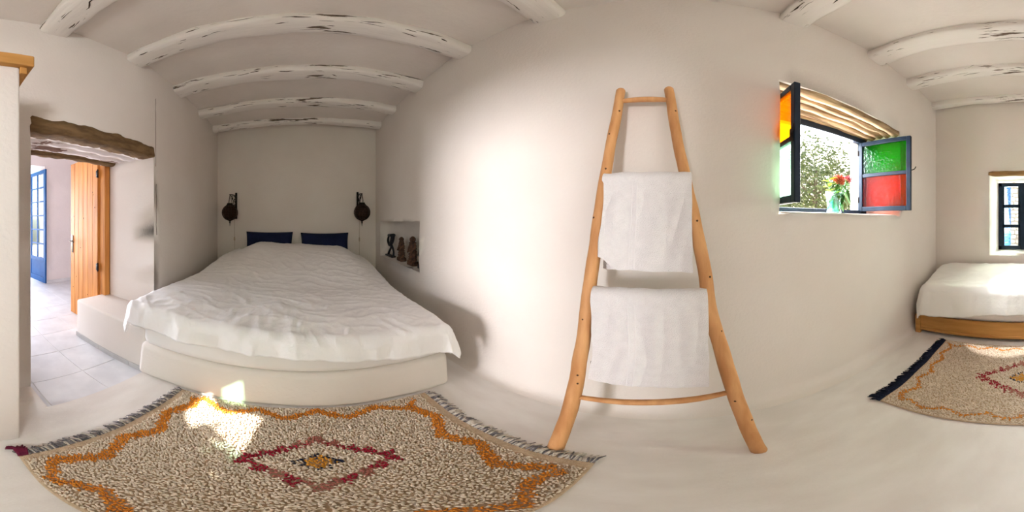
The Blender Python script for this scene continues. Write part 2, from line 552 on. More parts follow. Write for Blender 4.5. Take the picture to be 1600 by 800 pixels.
# beams: irregular trunks under limewash, each one a thing
BEAMS = [(-3.62, .075, 'faint lime-washed beam nearest the headboard wall above the blue pillows'),
         (-2.96, .085, 'second lime-washed ceiling beam out from the wall with the lanterns'),
         (-2.22, .105, 'lime-washed ceiling beam above the middle of the double bed'),
         (-1.44, .100, 'thick cracked lime-washed beam above the foot of the double bed'),
         (-0.67, .100, 'flaking lime-washed beam whose two ends show at the top, left of the ladder'),
         (0.74, .095, 'lime-washed beam meeting the wall above and left of the stained glass window'),
         (1.54, .100, 'wide cracked lime-washed beam above the right edge of the stained glass window'),
         (2.17, .085, 'lime-washed beam with a small dark knot above the single bed'),
         (2.83, .055, 'thin faint beam nearest the end wall over the single bed')]
def se(v, p=.55):
    return math.copysign(abs(v) ** p, v)


for bi, (bx, br, lab) in enumerate(BEAMS):
    y0, y1 = (DY - 0.18 if bx > -2 else -1.72), WY + 0.06
    rnd = random.Random(bi * 13 + 5)

    def surf(y, th, off=0.0):
        """point of the beam's skin at y along it, th round it (0 = +X side, -pi/2 = underside)"""
        cx = bx + 0.024 * nz(bi * 7, y * 1.3) + 0.012 * nz(bi * 3, y * 4)
        cz = 2.985 + 0.03 * math.cos((y + .1) * 1.15) + 0.012 * nz(bi, y * 2, 4)
        w = br * (1.05 + .16 * nz(bi * 5, y * 2.2)) * (1 + .10 * nz(y * 5, math.cos(th) * 1.5, math.sin(th) * 1.5 + bi)) + off
        h = .058 * (1 + .12 * nz(bi * 9, y * 2.7)) * (1 + .14 * nz(y * 7, math.cos(th) * 2 + 4, math.sin(th) * 2 + bi)) + off
        return Vector((cx + w * se(math.cos(th)), y, cz + h * se(math.sin(th))))
    bm = bmesh.new()
    n, m = 56, 28
    rings = [[bm.verts.new(surf(y0 + (y1 - y0) * i / (n - 1), 2 * PI * j / m)) for j in range(m)] for i in range(n)]
    for i in range(n - 1):
        for j in range(m):
            bm.faces.new((rings[i][j], rings[i][(j + 1) % m], rings[i + 1][(j + 1) % m], rings[i + 1][j]))
    bm.faces.new(rings[0][::-1])
    bm.faces.new(rings[-1])
    o = tag(obj('ceiling_beam', bm, M_beam, base=(bx, 0, 2.985)), lab, 'beam', 'rough ceiling beams', kind='thing')
    # open cracks and lost flakes along the grain, and the gap against the ceiling
    bm = bmesh.new()
    near = 1 if bx < 0 else -1

    def streak(ya, yb, th0, r, drift):
        k = max(5, int((yb - ya) / .022))
        pts, rr = [], []
        for q in range(k):
            f = q / (k - 1)
            y = ya + (yb - ya) * f
            th = th0 + drift * nz(y * 6, th0 * 3, bi) + .05 * nz(y * 30, th0, bi)
            if near < 0: th = PI - th
            pts.append(surf(y, th, -.3 * r))
            rr.append(r * (.15 + .85 * math.sin(PI * f)) * (1 + .8 * nz(y * 40, bi, th0)))
        tube(bm, pts, [max(.0006, v) for v in rr], 5)
    for q in range(6):
        ya = rnd.uniform(DY + .05, WY - .5)
        streak(ya, ya + rnd.uniform(.25, .6), .62, rnd.uniform(.0025, .0045), .12)
    for q in range(22 if br > .07 else 9):
        ya = rnd.uniform(DY + .03, WY - .2)
        streak(ya, ya + rnd.uniform(.05, .2) * (1 if q % 4 else 1.6), rnd.uniform(-2.0, .35), rnd.uniform(.002, .0065) * (br / .1), .25)
    tag(obj('crack', bm, M_crackd, o), 'dark open cracks', kind='stuff')

# doorway lintel: brown front face, limewashed logs behind it, infill between
lint = empty('door_lintel', (-1.1, DY, OZ))
tag(lint, 'rough timber lintel over the doorway, brown front and flaking white underside', kind='structure')
bm = bmesh.new()
box(bm, (-1.725, DY - .16, 1.922), (-0.50, DY + .008, 2.035), .02, 2)
bmesh.ops.subdivide_edges(bm, edges=[e for e in bm.edges if e.calc_length() > .3], cuts=40, use_grid_fill=True)
for v in bm.verts:
    x = v.co.x
    v.co += Vector((.02 * nz(v.co.z * 30, v.co.y * 20), .008 * nz(x * 9, v.co.z * 25, 2), .014 * nz(x * 7, v.co.y * 9, 5) + .010 * nz(x * 24, v.co.z * 9, 8)))
obj('front_log', bm, M_lintel_front, lint)
for k, (yy, rr, mm) in enumerate(((-1.53, .07, M_lintel_wash), (-1.68, .062, M_lintel_wash), (-1.83, .062, M_lintel_wash), (-1.985, .07, M_lintel_front))):
    bm = bmesh.new()
    pts = [(-1.76 + i / (n - 1) * 1.3, yy + 0.012 * nz(i * .3, k * 5), 1.985 + 0.01 * nz(i * .25, k * 9)) for i in range(n)]
    tube(bm, pts, rr, 14, True, 0.3, k * 6, 0.8)
    obj('log', bm, mm, lint)
bm = bmesh.new()
box(bm, (JX0 - .02, DYB, 1.965), (JX1 + .02, DY - .03, 2.06))
obj('plaster_infill', bm, M_plaster, lint)

# hairline crack in the door wall beside the alcove corner
bm = bmesh.new()
pts = [(-1.735 + 0.012 * nz(z * 9, 3), f_front(-1.735, z, 0).y + 0.001, z) for z in [2.62 - i * .06 for i in range(14)]]
tube(bm, pts, 0.0022, 5)
pts = [(-1.74 + 0.012 * nz(z * 9, 8), f_front(-1.74, z, 0).y + 0.001, z) for z in [1.66 - i * .05 for i in range(11)]]
tube(bm, pts, 0.003, 5)
obj('crack', bm, M_crack, wall_front)

# low partition with a timber cap at the left edge of the photograph
bm = bmesh.new()
box(bm, (-0.272, DY, 0), (1.2, -0.87, 2.03), 0.012)
part = tag(obj('wall_partition', bm, M_plaster), 'white plaster partition at the left edge, lower than the ceiling, capped with timber', kind='structure')
bm = bmesh.new()
box(bm, (-0.325, DY + .05, 2.03), (1.25, -0.845, 2.10), 0.006)
obj('cap_board', bm, M_cap, part, smooth=False)
bm = bmesh.new()
box(bm, (-0.300, DY + .1, 1.99), (-0.270, -0.865, 2.03), 0.004)
obj('cap_bracket', bm, M_cap, part, smooth=False)

# plaster bench beside the doorway, tile skirting at its foot
bench = empty('trim_1', (-1.5, -1.7, ZT))
tag(bench, 'low white plaster bench between doorway and double bed', kind='structure')
bm = bmesh.new()
box(bm, (JX0 - .05, -2.10, ZT - .05), (-1.29, -1.125, 0.415), 0.022, 3)
obj('bench_body', bm, M_plaster, bench)
yy = -2.10
for k in range(3):
    y2 = min(yy + 0.40, -1.115)
    bm = bmesh.new()
    box(bm, (-1.292, yy + .002, ZT), (-1.280, y2 - .002, ZT + 0.055), 0.002, 1)
    obj('skirting_tile', bm, M_skirt, bench, smooth=False)
    yy = y2

# ------------------------------------------------------------------ hall behind the doorway
HX0, HX1, HY = -4.2, 1.7, -4.36
hall = empty('hall_floor', (-1, -3, ZT))
tag(hall, 'pale grey tiled floor of the hall seen through the doorway', kind='structure')
bm = bmesh.new()
box(bm, (HX0, HY - .9, ZT - .06), (HX1, STEP + .03, ZT - 0.004))
obj('grout_bed', bm, M_grout, hall, smooth=False)
T = 0.405
tile_me = None
for i in range(-8, 6):
    for j in range(9):
        x0 = -0.95 + i * T
        y1 = STEP - 0.35 - (j - 1) * T
        x1, y0 = x0 + T, y1 - T
        y1c, y0c = min(y1, STEP + 0.012), max(y0, HY - .6)
        x0c, x1c = x0, x1
        if y1c - y0c < .03: continue
        if y0 > DYB - .05:
            x0c, x1c = max(x0, -1.31), min(x1, JX1 + .01)
            if x1c - x0c < .03: continue
        if x1c < HX0 or x0c > HX1: continue
        bm = bmesh.new()
        z = ZT + random.uniform(-.0006, .0006)
        box(bm, (x0c + .0025, y0c + .0025, ZT - .012), (x1c - .0025, y1c - .0025, z), 0.0015, 1)
        obj('tile', bm, M_tile, hall, smooth=False)

BX0, BX1, BZ = -1.89, -0.98, 2.46


def f_hallback(u, v, d):
    return Vector((u, HY - d, v))


bm = wall_mesh(f_hallback, grid_lines(HX0, HX1, .3, (BX0, BX1, -.75, 1.2)), grid_lines(ZT - .05, 2.95, .3, (BZ,)),
               [(BX0, BX1, ZT - .05, BZ, .25, 0, 0, 0, 0, False), (-.75, 1.2, ZT - .05, BZ, .25, 0, 0, 0, 0, False)], bev=.01)  # second opening is unseen, added to let light into the hall
hb = tag(obj('wall_hall', bm, M_hallwall), 'mauve-white back wall of the hall behind the open pine door', kind='structure')
bm = bmesh.new()
box(bm, (HX0, HY - .05, 2.9), (HX1, DYB + .02, 3.0))
tag(obj('hall_ceiling', bm, M_ceil, smooth=False), 'plain white ceiling of the hall', kind='structure')
for nm, xa, xb in (('wall_hall_left', HX0 - .1, HX0), ('wall_hall_right', HX1, HX1 + .1)):
    bm = bmesh.new()
    box(bm, (xa, HY - .05, ZT - .05), (xb, DYB, 3.0))
    tag(obj(nm, bm, M_hallwall, smooth=False), 'side wall of the hall', kind='structure')
for nm, xa, xb, za, zb in (('wall_hall_front', HX0, JX0, ZT - .05, 3.0), ('wall_hall_front', JX1, HX1, ZT - .05, 3.0), ('wall_hall_front', JX0, JX1, OZ + .02, 3.0)):
    bm = bmesh.new()
    box(bm, (xa, DYB + .005, za), (xb, DYB + .05, zb))
    tag(obj(nm, bm, M_hallwall, smooth=False), 'hall side of the thick doorway wall', kind='structure')
bm = bmesh.new()
box(bm, (HX0, HY, ZT), (BX0 - .01, HY + .014, ZT + .075), .003, 1)
tag(obj('baseboard_hall', bm, M_tile, smooth=False), 'pale skirting along the back wall of the hall', kind='structure')

# pine door, opened into the hall
door = empty('door_1', (-1.60, -2.12, ZT))
tag(door, 'orange pine plank door standing open into the hall', kind='structure')
DX, DT = -1.60, 0.042
ya, yb, zt = -2.135, -2.76, 2.10
npl = 6
for k in range(npl):
    bm = bmesh.new()
    q0, q1 = ya + (yb - ya) * k / npl, ya + (yb - ya) * (k + 1) / npl
    box(bm, (DX - DT + .001, q1 + .0015, ZT + .012), (DX + random.uniform(-.001, .001), q0 - .0015, zt), 0.004, 2)
    obj('plank', bm, M_door, door, smooth=False)
for zz in (0.25, 1.75):
    bm = bmesh.new()
    box(bm, (DX - DT - .022, yb + .05, zz), (DX - DT, ya - .05, zz + .12), .004)
    obj('ledge', bm, M_door, door, smooth=False)
bm = bmesh.new()
for k in range(9):
    q = random.uniform(yb + .03, ya - .03)
    z = random.uniform(.25, 2.0)
    lathe(bm, [(0.0075, -0.0015), (0.006, 0.0025)], (0, 0, 0), 8)
    vv = bm.verts[-16:] if False else list(bm.verts)[-16:]
    bmesh.ops.transform(bm, matrix=Matrix.Translation((DX, q, z)) @ Matrix.Rotation(PI / 2, 4, 'Y'), verts=vv)
tag(obj('knot', bm, M_knot, door), 'dark knots in the planks', kind='stuff')
bm = bmesh.new()
box(bm, (DX, yb + .035, 0.86), (DX + .007, yb + .072, 1.10), .003)
hp = obj('handle_plate', bm, M_steel, door)
bm = bmesh.new()
tube(bm, smooth_path([(DX + .005, yb + .054, 1.02), (DX + .045, yb + .054, 1.02), (DX + .052, yb + .075, 1.02), (DX + .05, yb + .16, 1.015)], 4), .008, 8)
obj('lever', bm, M_steel, hp)
for zz in (0.75, 1.86):
    bm = bmesh.new()
    tube(bm, [(DX + .006, -2.125, zz - .05), (DX + .006, -2.125, zz + .05)], .011, 8)
    box(bm, (DX, -2.165, zz - .04), (DX + .004, -2.125, zz + .04))
    obj('hinge', bm, M_iron, door)
bm = bmesh.new()
box(bm, (JX0, -2.125, ZT), (-1.625, -2.03, 1.96), .004)
box(bm, (-0.58, -2.125, ZT), (JX1, -2.03, 1.96), .004)
tag(obj('door_frame', bm, M_door, door, smooth=False))

# blue glazed door at the far side of the hall
bd = empty('door_2', (-1.89, HY, ZT))
tag(bd, 'blue garden door with twelve small panes, ajar behind the pine door', kind='structure')
ang = math.atan2(-4.98 - (-4.30), -1.80 - (-1.90))
MB = Matrix.Translation((-1.90, -4.30, ZT)) @ Matrix.Rotation(ang, 4, 'Z')
LW, LH = 0.68, 2.44


def boxm(lo, hi, M, bev=.004):
    b_ = bmesh.new()
    return box(b_, lo, hi, bev, 1, M)


for nm, lo, hi in (('stile', (0, -.02, .02), (.075, .02, LH)), ('stile', (LW - .075, -.02, .02), (LW, .02, LH)),
                   ('top_rail', (.075, -.02, LH - .08), (LW - .075, .02, LH)), ('bottom_rail', (.075, -.02, .02), (LW - .075, .02, .14)),
                   ('middle_rail', (.075, -.02, .48), (LW - .075, .02, .56)), ('bottom_panel', (.075, -.009, .14), (LW - .075, .009, .48))):
    obj(nm, boxm(lo, hi, MB), M_blue, bd, smooth=False)
xm = LW / 2
obj('muntin', boxm((xm - .016, -.014, .56), (xm + .016, .014, LH - .08), MB, .002), M_blue, bd, smooth=False)
rows = 6
for k in range(rows):
    z0 = .56 + (LH - .64) * k / rows
    z1 = .56 + (LH - .64) * (k + 1) / rows
    if k:
        obj('muntin', boxm((.075, -.014, z0 - .014), (LW - .075, .014, z0 + .014), MB, .002), M_blue, bd, smooth=False)
    for xa, xb in ((.075, xm - .016), (xm + .016, LW - .075)):
        obj('pane', boxm((xa, -.002, z0 + .014), (xb, .002, z1 - .014), MB, 0), M_clear, bd, smooth=False)

# ------------------------------------------------------------------ stained glass window in the ladder wall
win = empty('window_1', (1.27, 1.6, WZ0))
tag(win, 'deep-set navy window with open stained glass casements and a pole lintel', kind='structure')
FX0, FX1, FY, FZ0, FZ1 = 0.68, 1.865, 1.60, 1.365, 2.225
fr = bmesh.new()
fw = .045
for lo, hi in (((FX0 - .03, FY - .03, FZ0), (FX0 + fw - .02, FY + .035, FZ1)), ((FX1 - fw + .02, FY - .03, FZ0), (FX1 + .05, FY + .035, FZ1)),
               ((FX0, FY - .03, FZ0), (FX1, FY + .035, FZ0 + fw)), ((FX0, FY - .03, FZ1 - .07), (FX1, FY + .035, FZ1))):
    box(fr, lo, hi, .005, 1)
obj('window_frame', fr, M_navy, win, smooth=False)
bm = bmesh.new()
box(bm, (WX0 + .01, WY + .02, WZ0 - .02), (WX1 - .03, FY + .1, WZ0 + .012), .012)
obj('sill', bm, M_plaster, win)
for k in range(5):
    yy = WY + .05 + k * .092
    bm = bmesh.new()
    n = 26
    x0, x1 = WX0 - .03 + .015 * (k % 2), WX1 + .03
    pts = [(x0 + (x1 - x0) * i / (n - 1), yy + .014 * nz(i * .22, k * 4.1), 2.262 + .014 * nz(i * .2, k * 7.3) - .03 * i / n) for i in range(n)]
    tube(bm, pts, [(.042 + .005 * nz(k * 3, i * .3)) for i in range(n)], 12, True, .18, k * 5.1)
    obj('lintel_pole', bm, (M_pole, M_pole2)[k % 2], win)


def casement(hx, hy, ang, w, z0, z1, mats, side):
    """opened window leaf hinged at (hx, hy), running towards the room"""
    M = Matrix.Translation((hx, hy, 0)) @ Matrix.Rotation(ang, 4, 'Z')
    t = .02
    s = .045
    zm = z0 + (z1 - z0) * .5
    b = bmesh.new()
    for lo, hi in (((0, -t, z0), (s, t, z1)), ((w - s, -t, z0), (w, t, z1)), ((s, -t, z0), (w - s, t, z0 + s)), ((s, -t, z1 - s), (w - s, t, z1)), ((s, -t * .8, zm - .018), (w - s, t * .8, zm + .018))):
        box(b, lo, hi, .004, 1, M)
    c = obj('casement', b, M_navy, win, smooth=False)
    for (za, zb), mm in zip(((zm + .018, z1 - s), (z0 + s, zm - .018)), mats):
        obj('pane', boxm((s, -.003, za), (w - s, .003, zb), M, 0), mm, c, smooth=False)
    b = bmesh.new()
    box(b, (w - .035, -side * t - (.0 if side > 0 else -.0) - .012, zm - .03), (w - .012, -side * t + .012, zm + .05), .003, 1, M)
    tube(b, [M @ Vector((w - .02, -side * (t + .01), zm + .02)), M @ Vector((w + .02, -side * (t + .02), zm + .035)), M @ Vector((w + .035, -side * (t + .02), zm + .06))], .005, 6)
    obj('latch', b, M_iron, c, smooth=False)
    for zz in (z0 + .12, z1 - .12):
        b = bmesh.new()
        tube(b, [M @ Vector((.0, side * t, zz - .03)), M @ Vector((.0, side * t, zz + .03))], .008, 8)
        obj('hinge', b, M_iron, c)
    return c


casement(0.70, 1.60, math.atan2(-.58, -.03), .58, 1.40, 2.155, (M_orange, M_palegreen), 1)
casement(1.83, 1.60, math.atan2(-.572, .095), .58, 1.40, 2.155, (M_green, M_red), -1)

# ------------------------------------------------------------------ small black window over the single bed
w2 = empty('window_2', (3.27, 0, .9))
tag(w2, 'small black six-pane window deep in the end wall over the single bed', kind='structure')
X2 = 3.27
z0, z1, y0, y1 = .885, 1.85, -.345, .345
b = bmesh.new()
for lo, hi in (((X2, y1 - .05, z0), (X2 + .05, y1, z1)), ((X2, y0, z0), (X2 + .05, y0 + .05, z1)), ((X2, y0, z0), (X2 + .05, y1, z0 + .055)), ((X2, y0, z1 - .055), (X2 + .05, y1, z1)), ((X2 - .01, -.035, z0), (X2 + .05, .035, z1))):
    box(b, lo, hi, .004, 1)
obj('window_frame', b, M_navy, w2, smooth=False)
rz = [z0 + .055, z0 + .055 + (z1 - z0 - .11) / 3, z0 + .055 + (z1 - z0 - .11) * 2 / 3, z1 - .055]
for ys_ in ((-.295, -.035), (.035, .295)):
    for k in (1, 2):
        obj('muntin', boxm((X2 + .005, ys_[0], rz[k] - .024), (X2 + .04, ys_[1], rz[k] + .024), Matrix(), .003), M_navy, w2, smooth=False)
    for yv in ys_:
        sgn = 1 if yv in (-.295, .035) else -1
        obj('sash_stile', boxm((X2 + .005, min(yv, yv + sgn * .03), rz[0]), (X2 + .04, max(yv, yv + sgn * .03), rz[3]), Matrix(), .003), M_navy, w2, smooth=False)
    for k in range(3):
        obj('pane', boxm((X2 + .02, ys_[0] + .03, rz[k] + (.024 if k else 0)), (X2 + .024, ys_[1] - .03, rz[k + 1] - (.024 if k < 2 else 0)), Matrix(), 0), M_clear, w2, smooth=False)
bm = bmesh.new()
n = 22
tube(bm, [(XR - .005 + .006 * nz(i * .3, 4), -.56 + 1.0 * i / (n - 1), 1.915 + .008 * nz(i * .25, 9)) for i in range(n)], [.034 * (1 + .15 * nz(i * .4, 3)) * (1 if 0 < i < n - 1 else .6) for i in range(n)], 12, True, .2, 2)
obj('lintel_log', bm, M_wlintel, w2)
# its blue shutter, folded back outside
sh = empty('window_shutter', (3.36, .30, .9))
tag(sh, 'blue slatted shutter opened outside the small black window', 'shutter')
MS = Matrix.Translation((3.36, .315, 0)) @ Matrix.Rotation(math.atan2(-.11, .40), 4, 'Z')
b = bmesh.new()
for lo, hi in (((0, -.012, .9), (.05, .012, 1.86)), ((.36, -.012, .9), (.41, .012, 1.86)), ((.05, -.012, .9), (.36, .012, .95)), ((.05, -.012, 1.81), (.36, .012, 1.86))):
    box(b, lo, hi, .003, 1, MS)
obj('shutter_frame', b, M_sblue, sh, smooth=False)
for k in range(15):
    z = .965 + k * .056
    obj('slat', boxm((.05, -.009, z), (.36, .009, z + .045), MS @ Matrix.Translation((0, 0, 0)), .002), M_sblue, sh, smooth=False)

# rough stone wall facing it across the yard
sw = empty('stone_wall', (4.75, 0, -.1))
tag(sw, 'pale rubble stone wall seen through the panes of the small window', 'wall', kind='thing')
bm = bmesh.new()
box(bm, (4.79, -2.2, -.1), (5.1, 2.2, 2.9))
obj('mortar', bm, M_mortar, sw, smooth=False)
zz = .45
row = 0
while zz < 2.45:
    hh = random.uniform(.07, .13)
    yy = -.75 + random.uniform(-.1, 0)
    while yy < .75:
        ww = random.uniform(.1, .24)
        bm = bmesh.new()
        box(bm, (4.72 + random.uniform(0, .02), yy + .007, zz + .006), (4.83, yy + ww - .007, zz + hh - .006), .022, 1)
        for v in bm.verts:
            v.co += Vector((.012 * nz(v.co.y * 14, v.co.z * 14, 1), .010 * nz(v.co.y * 12, v.co.z * 12, 5), .010 * nz(v.co.y * 12, v.co.z * 12, 9)))
        obj('stone', bm, M_stone, sw)
        yy += ww
    zz += hh
    row += 1

# ------------------------------------------------------------------ garden beyond the stained glass window
bm = bmesh.new()
bmesh.ops.create_grid(bm, x_segments=30, y_segments=30, size=14)
for v in bm.verts:
    v.co.z = -.25 + .12 * nz(v.co.x * .4, v.co.y * .4)
bm.faces.ensure_lookup_table()
bmesh.ops.delete(bm, geom=[f for f in bm.faces if -4.5 < f.calc_center_median().x < 3.0 and -5 < f.calc_center_median().y < 2.2], context='FACES')
tag(obj('garden_ground', bm, M_ground), 'dry pale ground of the garden outside', kind='structure')


def tree(x, y, h, r, n, label, ls=1.0):
    t = empty('olive_tree', (x, y, -.2))
    tag(t, label, 'tree', 'garden trees outside the stained glass window')
    b = bmesh.new()
    tube(b, smooth_path([(x, y, -.3), (x + .05, y, h * .25), (x - .04, y + .04, h * .5), (x, y, h * .8)], 4), lerp_list([.13, .09, .03], 13), 8)
    for k in range(7):
        a = k * 2.4
        tube(b, [(x, y, h * (.35 + .05 * k)), (x + r * .7 * math.cos(a), y + r * .7 * math.sin(a), h * (.5 + .06 * k))], [.03, .008], 6)
    obj('trunk', b, M_bark, t)
    verts, faces = [], []
    rnd = random.Random(int(x * 100))
    for k in range(n):
        a, c = rnd.uniform(0, 2 * PI), rnd.uniform(-1, 1)
        q = Vector((math.sqrt(1 - c * c) * math.cos(a), math.sqrt(1 - c * c) * math.sin(a), c))
        rr = r * (.45 + .55 * rnd.random() ** .5) * (1 + .45 * nz(q.x * 2 + x, q.y * 2, q.z * 2))
        p = Vector((x, y, h * .68)) + Vector((q.x * rr, q.y * rr, q.z * rr * .85))
        d1 = Vector((rnd.gauss(0, 1), rnd.gauss(0, 1), rnd.gauss(0, 1))).normalized()
        d2 = d1.orthogonal().normalized()
        L_ = rnd.uniform(.06, .11) * ls
        i0 = len(verts)
        verts += [p, p + d1 * L_ * .5 + d2 * L_ * .24, p + d1 * L_, p + d1 * L_ * .5 - d2 * L_ * .24]
        faces.append((i0, i0 + 1, i0 + 2, i0 + 3))
    me = bpy.data.meshes.new('foliage')
    me.from_pydata([v - WL[t] for v in verts], [], faces)
    me.materials.append(M_tree)
    tag(link(bpy.data.objects.new('foliage', me), t), kind='stuff')


tree(3.6, 4.6, 3.3, 1.45, 11000, 'loose grey-green tree behind the flower vase, nearest the window', 1.35)
tree(5.6, 7.4, 3.6, 1.6, 9000, 'paler grey-green tree farther off behind the first garden tree', 1.9)

# ------------------------------------------------------------------ double bed: platform, mattress, duvet, pillows
bm = bmesh.new()
box(bm, (XL + .03, -1.14, 0), (-1.225, 0.875, 0.315), .05, 4)
bmesh.ops.subdivide_edges(bm, edges=[e for e in bm.edges if e.calc_length() > .25], cuts=12, use_grid_fill=True)
for v in bm.verts:
    if v.co.x > -1.4:
        v.co.x += .03 * (1 - v.co.z / .315) - .012 * abs(v.co.y + .13) + .01 * nz(v.co.y * 3, v.co.z * 4)
tag(obj('bed_platform', bm, M_plaster, base=(-2.5, -.13, 0)), 'built-in white plaster platform under the double bed', 'bed base')

bm = bmesh.new()
box(bm, (XL + .03, -1.10, .315), (-1.215, .86, .575), .07, 4)
tag(obj('mattress', bm, M_sheet, base=(-2.5, -.13, .315)), 'white mattress on the plaster platform, mostly under the duvet', 'mattress')


def drape(ns, nt, W0, W1, L, r, top, ovs, ovt, M, fold, seed, wr=1.0):
    """cloth laid over a bed: s across, t from head to foot, hanging past W0/W1/L"""
    b = bmesh.new()
    G = {}
    for i in range(ns + 1):
        for j in range(nt + 1):
            fs, ft = i / ns, j / nt
            s = W0 - ovs[0] + (W1 - W0 + ovs[0] + ovs[1]) * fs
            t = (L + ovt(fs)) * ft
            sc, tcl = min(max(s, W0), W1), min(t, L)
            a, c = s - sc, t - tcl
            d = math.hypot(a, c)
            z = top(sc, tcl)
            px, py = sc, tcl
            wx, wy = s + .10 * nz(s * 2.3, t * 2.3, seed), t + .10 * nz(s * 2.3 + 9, t * 2.3, seed)
            z += wr * (.012 * nz(s * 3.1 + seed, t * 3.1) + .012 * (1 - abs(nz(wx * 3.2 + wy * 2, wy * 7 - wx * 2, seed)) * 2) ** 3
                       + .007 * (1 - abs(nz(wx * 9 - wy * 3, wy * 9 + wx * 6, seed + 5)) * 2) ** 3 + .003 * nz(s * 30 + t * 9, t * 22 - s * 9, seed))
            z += wr * .012 * sstep(L - .55, L - .05, t) * (1 - abs(nz(s * 9 + 3 * nz(s * 2, t * 2, 4), t * 2.2, seed + 3)) * 2) ** 2
            if d > 0:
                th = min(d / r, PI / 2)
                out = r * math.sin(th)
                dn = r * (1 - math.cos(th)) + max(0, d - r * PI / 2)
                per = sc * 1.0 + tcl * 1.0 + math.atan2(abs(a), c + 1e-6) * .35
                out += fold * nz(per * 5.5 + seed, 1.7) * sstep(0.03, .25, d) + .012 * nz(per * 14 + seed, d * 5, 2) * sstep(0.02, .12, d) + .05 * sstep(.05, .4, d)
                px += out * a / d
                py += out * c / d
                z -= dn
            G[i, j] = b.verts.new(M(px, py, z))
    for i in range(ns):
        for j in range(nt):
            b.faces.new((G[i, j], G[i + 1, j], G[i + 1, j + 1], G[i, j + 1]))
    return b


def top1(s, t):
    x = XL + .13 + t
    z = .62 - .035 * s / 1.0
    lump = sstep(-2.1, -3.35, x)
    edge = 1 - sstep(.62, 1.0, abs(s) / 1.0) * .55
    z += lump * .27 * edge + .03 * sstep(-.3, -.9, s)
    z += .03 * math.cos((s + .1) * 1.4) - .025 * sstep(-1.5, -1.15, x)
    return z


bm = drape(190, 230, -1.04, .95, 2.48, .075, top1, (.27, .24), lambda f: .20 + .03 * sstep(.75, 1, f) + .02 * math.sin(f * 9), lambda s, t, z: Vector((XL + .13 + t, -.13 + s, z)), .045, 2.0, .55)
o = obj('duvet', bm, M_white, base=(-2.5, -.13, .62))
tag(o, 'rumpled white duvet spread over the double bed, corner hanging at the right', 'duvet')
mod(o, 'SOLIDIFY', thickness=.022, offset=-1)


def pillow(name, c, w, h, th, lean, label):
    b = bmesh.new()
    bmesh.ops.create_grid(b, x_segments=20, y_segments=14, size=.5)
    top_ = list(b.verts)
    co = {v: v.co.copy() for v in top_}
    for v in top_:
        u, q = co[v].x * 2, co[v].y * 2
        pin = 1 - .07 * (1 - abs(q)) * 0 - .06 * (u * u) * (1 - abs(q)) * 0
        bul = max(0, (1 - u ** 4) * (1 - q ** 4)) ** .55
        v.co = Vector((u * w / 2 * (1 - .05 * (1 - q * q)), q * h / 2 * (1 - .06 * (1 - u * u)), th / 2 * bul * (1 + .2 * nz(u * 2, q * 2, w))))
    g = bmesh.ops.duplicate(b, geom=list(b.faces) + list(b.edges) + list(b.verts))
    for v in [e for e in g['geom'] if isinstance(e, bmesh.types.BMVert)]:
        v.co.z *= -1
    bmesh.ops.remove_doubles(b, verts=b.verts, dist=.0015)
    M = Matrix.Translation(c) @ Matrix.Rotation(PI / 2, 4, 'Z') @ Matrix.Rotation(R(90 - lean), 4, 'X')
    b.transform(M)
    o = obj(name, b, M_pillow, base=(c[0], c[1], c[2] - h / 2))
    return tag(o, label, 'pillow', 'navy pillows at the headboard wall')


pillow('pillow', (-3.745, -.66, .885), .80, .47, .13, 10, 'navy blue pillow on the left, its outer corner pulled up, below the left lantern')
pillow('pillow', (-3.745, .27, .875), .80, .46, .13, 10, 'navy blue pillow on the right, flat-topped, nearer the wall niche')

# ------------------------------------------------------------------ wall lanterns


